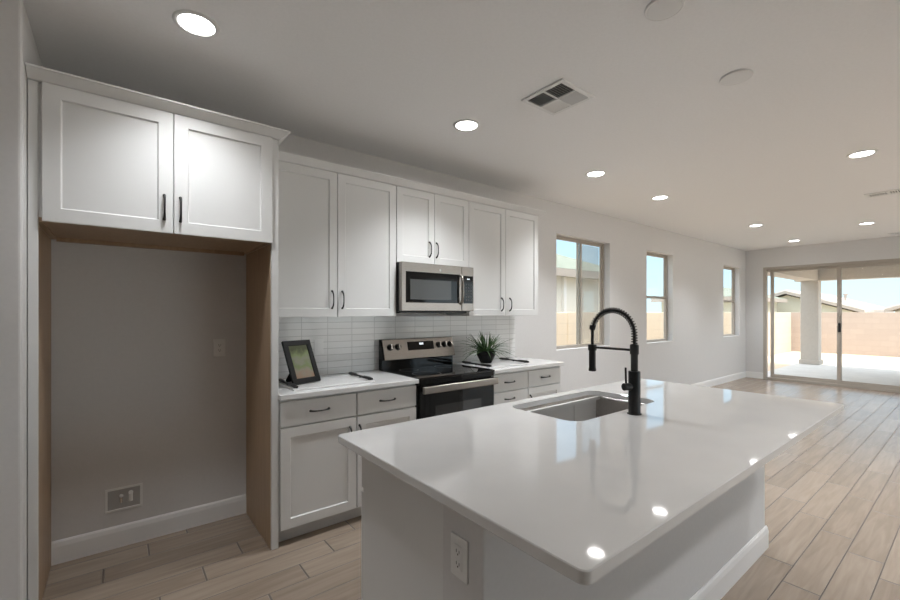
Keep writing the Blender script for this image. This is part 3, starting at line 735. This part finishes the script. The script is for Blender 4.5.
# picture frame
ZT = .9262
B0 = Vector((.1464, -.437, ZT)); B1 = Vector((.3537, -.3722, ZT)); tx = (B1-B0).normalized(); nn = Vector((tx.y, -tx.x, 0)); ln = .42
up = (Vector((0, 0, 1))*cos(ln) - nn*sin(ln)); fn = tx.cross(up)
if fn.dot(nn) < 0: fn = -fn
Wf, Hf = (B1-B0).length, .305
def FB(a0, a1, b0, b1, d0, d1):
    V = [B0 + tx*a + up*b + fn*d for a in (a0, a1) for b in (b0, b1) for d in (d0, d1)]
    return MB().add(V, [(0,1,3,2),(4,6,7,5),(0,4,5,1),(2,3,7,6),(0,2,6,4),(1,5,7,3)])
pf = thing('picture_frame', tuple((B0+B1)/2), 'black picture frame with a leafy photo, leaning on its stand on the left tray', 'picture frame')
m = MB()
for q in (FB(0, Wf, 0, .036, -.018, 0), FB(0, Wf, Hf-.036, Hf, -.018, 0), FB(0, .036, .036, Hf-.036, -.018, 0), FB(Wf-.036, Wf, .036, Hf-.036, -.018, 0)): m.add(q.v, q.f)
lift = Vector((0, 0, .018*sin(ln)+.001)); m.v = [p+lift for p in m.v]
part('frame', m, 'frame_black', pf, .002)
q = FB(.034, Wf-.034, .034, Hf-.034, -.010, -.006); q.v = [p+lift for p in q.v]; part('print', q, 'print', pf, label='green and tan photo print')
q = FB(.01, Wf-.01, .01, Hf-.01, -.017, -.011); q.v = [p+lift for p in q.v]; part('backing', q, 'frame_black', pf)
h0 = B0 + tx*(Wf*.5) + up*(Hf*.55) - fn*.018 + lift; f0 = Vector((h0.x, h0.y, ZT)) - nn*.085 - tx*.02
w_ = tx*.03
part('stand', MB().add([h0-w_, h0+w_, f0+w_*1.3, f0-w_*1.3, h0-w_-fn*.004, h0+w_-fn*.004, f0+w_*1.3-nn*.004, f0-w_*1.3-nn*.004], [(0,1,2,3),(7,6,5,4),(0,4,5,1),(1,5,6,2),(2,6,7,3),(3,7,4,0)]), 'frame_black', pf)

# potted grass
pc = Vector((1.995, -.285, .9262))
pl = thing('potted_grass', tuple(pc), 'spiky green grass plant in a black pot on the right tray', 'plant')
oct_ = lambda r, z: [pc + Vector((r*cos(2*pi*k/8+.2), r*sin(2*pi*k/8+.2), z)) for k in range(8)]
part('pot', MB().rings([oct_(.052, 0), oct_(.088, .070), oct_(.092, .115), oct_(.084, .115), oct_(.080, .10), oct_(.001, .099)], smooth=False), 'pot', pl, .003)
part('soil', MB().lathe([(.0, .104), (.078, .102)], pc, 16, cap0=False, cap1=False), 'soil', pl)
gm = MB()
for k in range(130):
    a = random.uniform(0, 2*pi); el = random.uniform(.12, 1.2) if k > 30 else random.uniform(.9, 1.5)
    ln_ = random.uniform(.17, .275) * (1.0 if el < .9 else .78); r0 = random.uniform(0, .055)
    p = pc + Vector((r0*cos(a), r0*sin(a), .10)); dv = Vector((cos(a)*cos(el), sin(a)*cos(el), sin(el)))
    sd_ = Vector((-sin(a), cos(a), 0)); w0 = random.uniform(.005, .009); ns = 6; Lp = []; Rp = []
    for j in range(ns+1):
        t = j/ns; ww = w0*(1-t**1.6)+.0006
        Lp.append(p - sd_*ww + Vector((0, 0, .002))*(1-t)); Rp.append(p + sd_*ww)
        p = p + dv*(ln_/ns); dv = (dv + Vector((0, 0, -.16*(1.15-el*.5)))).normalized()
        if p.z < pc.z+.012: p.z = pc.z+.012
        if p.y > -.02: p.y = -.02
    b = len(gm.v); gm.v += Lp+Rp
    for j in range(ns): gm.f.append((b+j, b+j+1, b+ns+1+j+1, b+ns+1+j)); gm.sm.append(True)
fo = part('foliage', gm, 'leaf', pl)
sm = fo.modifiers.new('thick', 'SOLIDIFY'); sm.thickness = .0012

# ------------------------------------------------------------------ outside
part('ground', MB().box(-8, 90, -60, 40, -.30, -.14), 'sand', kind='structure')
part('patio_slab', MB().box(XE+.12, 14.35, -8.2, .05, -.14, -.02), 'concrete', bevel=.01, kind='structure')
pz = 2.56
part('patio_ceiling', MB().box(XE+.12, 14.52, -8.2, .10, pz, pz+.15), 'patio_paint', kind='structure')
tag(part('patio_beam', MB().box(14.12, 14.50, -8.2, .10, 2.26, pz).box(XE+.121, 14.12, -.42, -.04, 2.26, pz), 'stucco', bevel=.01), 'beige beam edging the covered patio roof outside the sliding door', 'beam')
tag(part('patio_column', MB().box(14.12, 14.50, -.42, -.04, -.02, 2.26).box(14.09, 14.53, -.45, -.01, -.02, .10), 'stucco', bevel=.01), 'square beige stucco column holding the patio roof corner outside the door', 'column')
def blockwall(name, label, p0, p1, h, material, pil=2.6, z0=-.14):
    p0 = Vector((*p0, z0)); p1 = Vector((*p1, z0)); d = (p1-p0); n = d.length; ang = math.atan2(d.y, d.x)
    X = Matrix.Translation(p0) @ Matrix.Rotation(ang, 4, 'Z')
    w = thing(name, tuple((p0+p1)/2), label, 'wall', 'block garden walls')
    part('wall_run', MB().box(0, n, -.075, .075, 0, h-z0).xf(X), material, w, .01)
    k = pil
    while k < n-.3:
        part('pilaster', MB().box(k-.2, k+.2, -.10, .10, 0, h-z0+.01).xf(X), material, w, .01); k += pil
    return w
blockwall('garden_wall', 'tan block wall along the side yard outside the windows', (1.2, 1.62), (20.2, 1.62), 1.40, 'block_tan', 4.75)
blockwall('garden_wall', 'pinkish block wall across the back of the yard beyond the patio', (20.4, 1.75), (20.4, -24), 1.40, 'block', 3.4)
def house(name, label, x0, x1, y0, y1, zb, pitch, wallm, roofm, axis, ov=.35, z0=-.3, hip=False):
    h = thing(name, ((x0+x1)/2, (y0+y1)/2, z0), label, 'house', 'neighbouring houses beyond the walls')
    part('wall', MB().box(x0, x1, y0, y1, z0, zb), wallm, h)
    a0, a1, b0, b1 = x0-ov, x1+ov, y0-ov, y1+ov
    ze = zb - ov*pitch*0
    m = MB(); th = .16
    if hip:
        hw = min(a1-a0, b1-b0)/2; zr = ze + hw*pitch
        if a1-a0 > b1-b0: r0, r1 = (a0+hw, (b0+b1)/2), (a1-hw, (b0+b1)/2)
        else: r0, r1 = ((a0+a1)/2, b0+hw), ((a0+a1)/2, b1-hw)
        def sh(dz): return [(a0,b0,ze+dz),(a1,b0,ze+dz),(a1,b1,ze+dz),(a0,b1,ze+dz),(*r0,zr+dz),(*r1,zr+dz)]
        if a1-a0 > b1-b0: F = [(0,1,5,4),(1,2,5),(2,3,4,5),(3,0,4)]
        else: F = [(0,1,4),(1,2,5,4),(2,3,5),(3,0,4,5)]
        m.add(sh(th), F); m.add([(a0,b0,ze),(a1,b0,ze),(a1,b1,ze),(a0,b1,ze)], [(0,1,2,3)])
        m.add([(a0,b0,ze),(a1,b0,ze),(a1,b1,ze),(a0,b1,ze),(a0,b0,ze+th),(a1,b0,ze+th),(a1,b1,ze+th),(a0,b1,ze+th)], [(0,1,5,4),(1,2,6,5),(2,3,7,6),(3,0,4,7)])
    else:   # gable, ridge along axis
        if axis == 'x':
            hm = (b0+b1)/2; zr = ze + (b1-b0)/2*pitch
            m.prism([(b0, ze), (hm, zr), (b1, ze), (b1, ze+th), (hm, zr+th), (b0, ze+th)], 'x', a0, a1)
            part('gable', MB().prism([(y0, zb-.01), (y1, zb-.01), (hm, zb+(y1-y0)/2*pitch)], 'x', x0, x1), wallm, h)
        else:
            hm = (a0+a1)/2; zr = ze + (a1-a0)/2*pitch
            m.prism([(a0, ze), (hm, zr), (a1, ze), (a1, ze+th), (hm, zr+th), (a0, ze+th)], 'y', b0, b1)
            part('gable', MB().prism([(x0, zb-.01), (x1, zb-.01), (hm, zb+(x1-x0)/2*pitch)], 'y', y0, y1), wallm, h)
    part('roof', m, roofm, h)
    if hip: part('fascia', MB().box(a0, a1, b0-.02, b0, ze-.04, ze+th-.01).box(a0-.02, a0, b0, b1, ze-.04, ze+th-.01).box(a1, a1+.02, b0, b1, ze-.04, ze+th-.01), 'fascia', h)
    elif axis == 'x':
        part('fascia', MB().prism([(b0, ze-.05), (hm, zr-.05), (b1, ze-.05), (b1, ze+.10), (hm, zr+.10), (b0, ze+.10)], 'x', a0-.03, a0), 'fascia', h)
    return h
hA = house('neighbour_house', 'cream house with a sage hip roof, seen through the first window', -4, 11.0, 3.55, 13.5, 2.33, .42, 'house_cream', 'roof_sage', 'x', hip=True)
part('downspout', MB().box(8.25, 8.35, 3.47, 3.55, -.3, 2.3), 'trim', hA)
hB = house('neighbour_house', 'grey-green gabled house behind the left side of the sliding door', 28, 38, .75, 6.25, 1.4, .34, 'house_green', 'roof', 'x')
part('vent_pipe', MB().cyl((33, 1.90, 1.6), (33, 1.90, 2.40), .06).cyl((33, 1.90, 2.40), (33, 1.90, 2.50), .11), 'fascia', hB)
hD = house('neighbour_house', 'pale tile roofed house at the right beyond the back wall', 30, 41, -11.0, -.4, 1.45, .36, 'house_green', 'roof', 'x')
hE = house('neighbour_house', 'small grey-green house seen through the third window', 21, 27, 3.7, 7.0, 1.95, .30, 'house_green', 'roof_sage', 'x', hip=True)
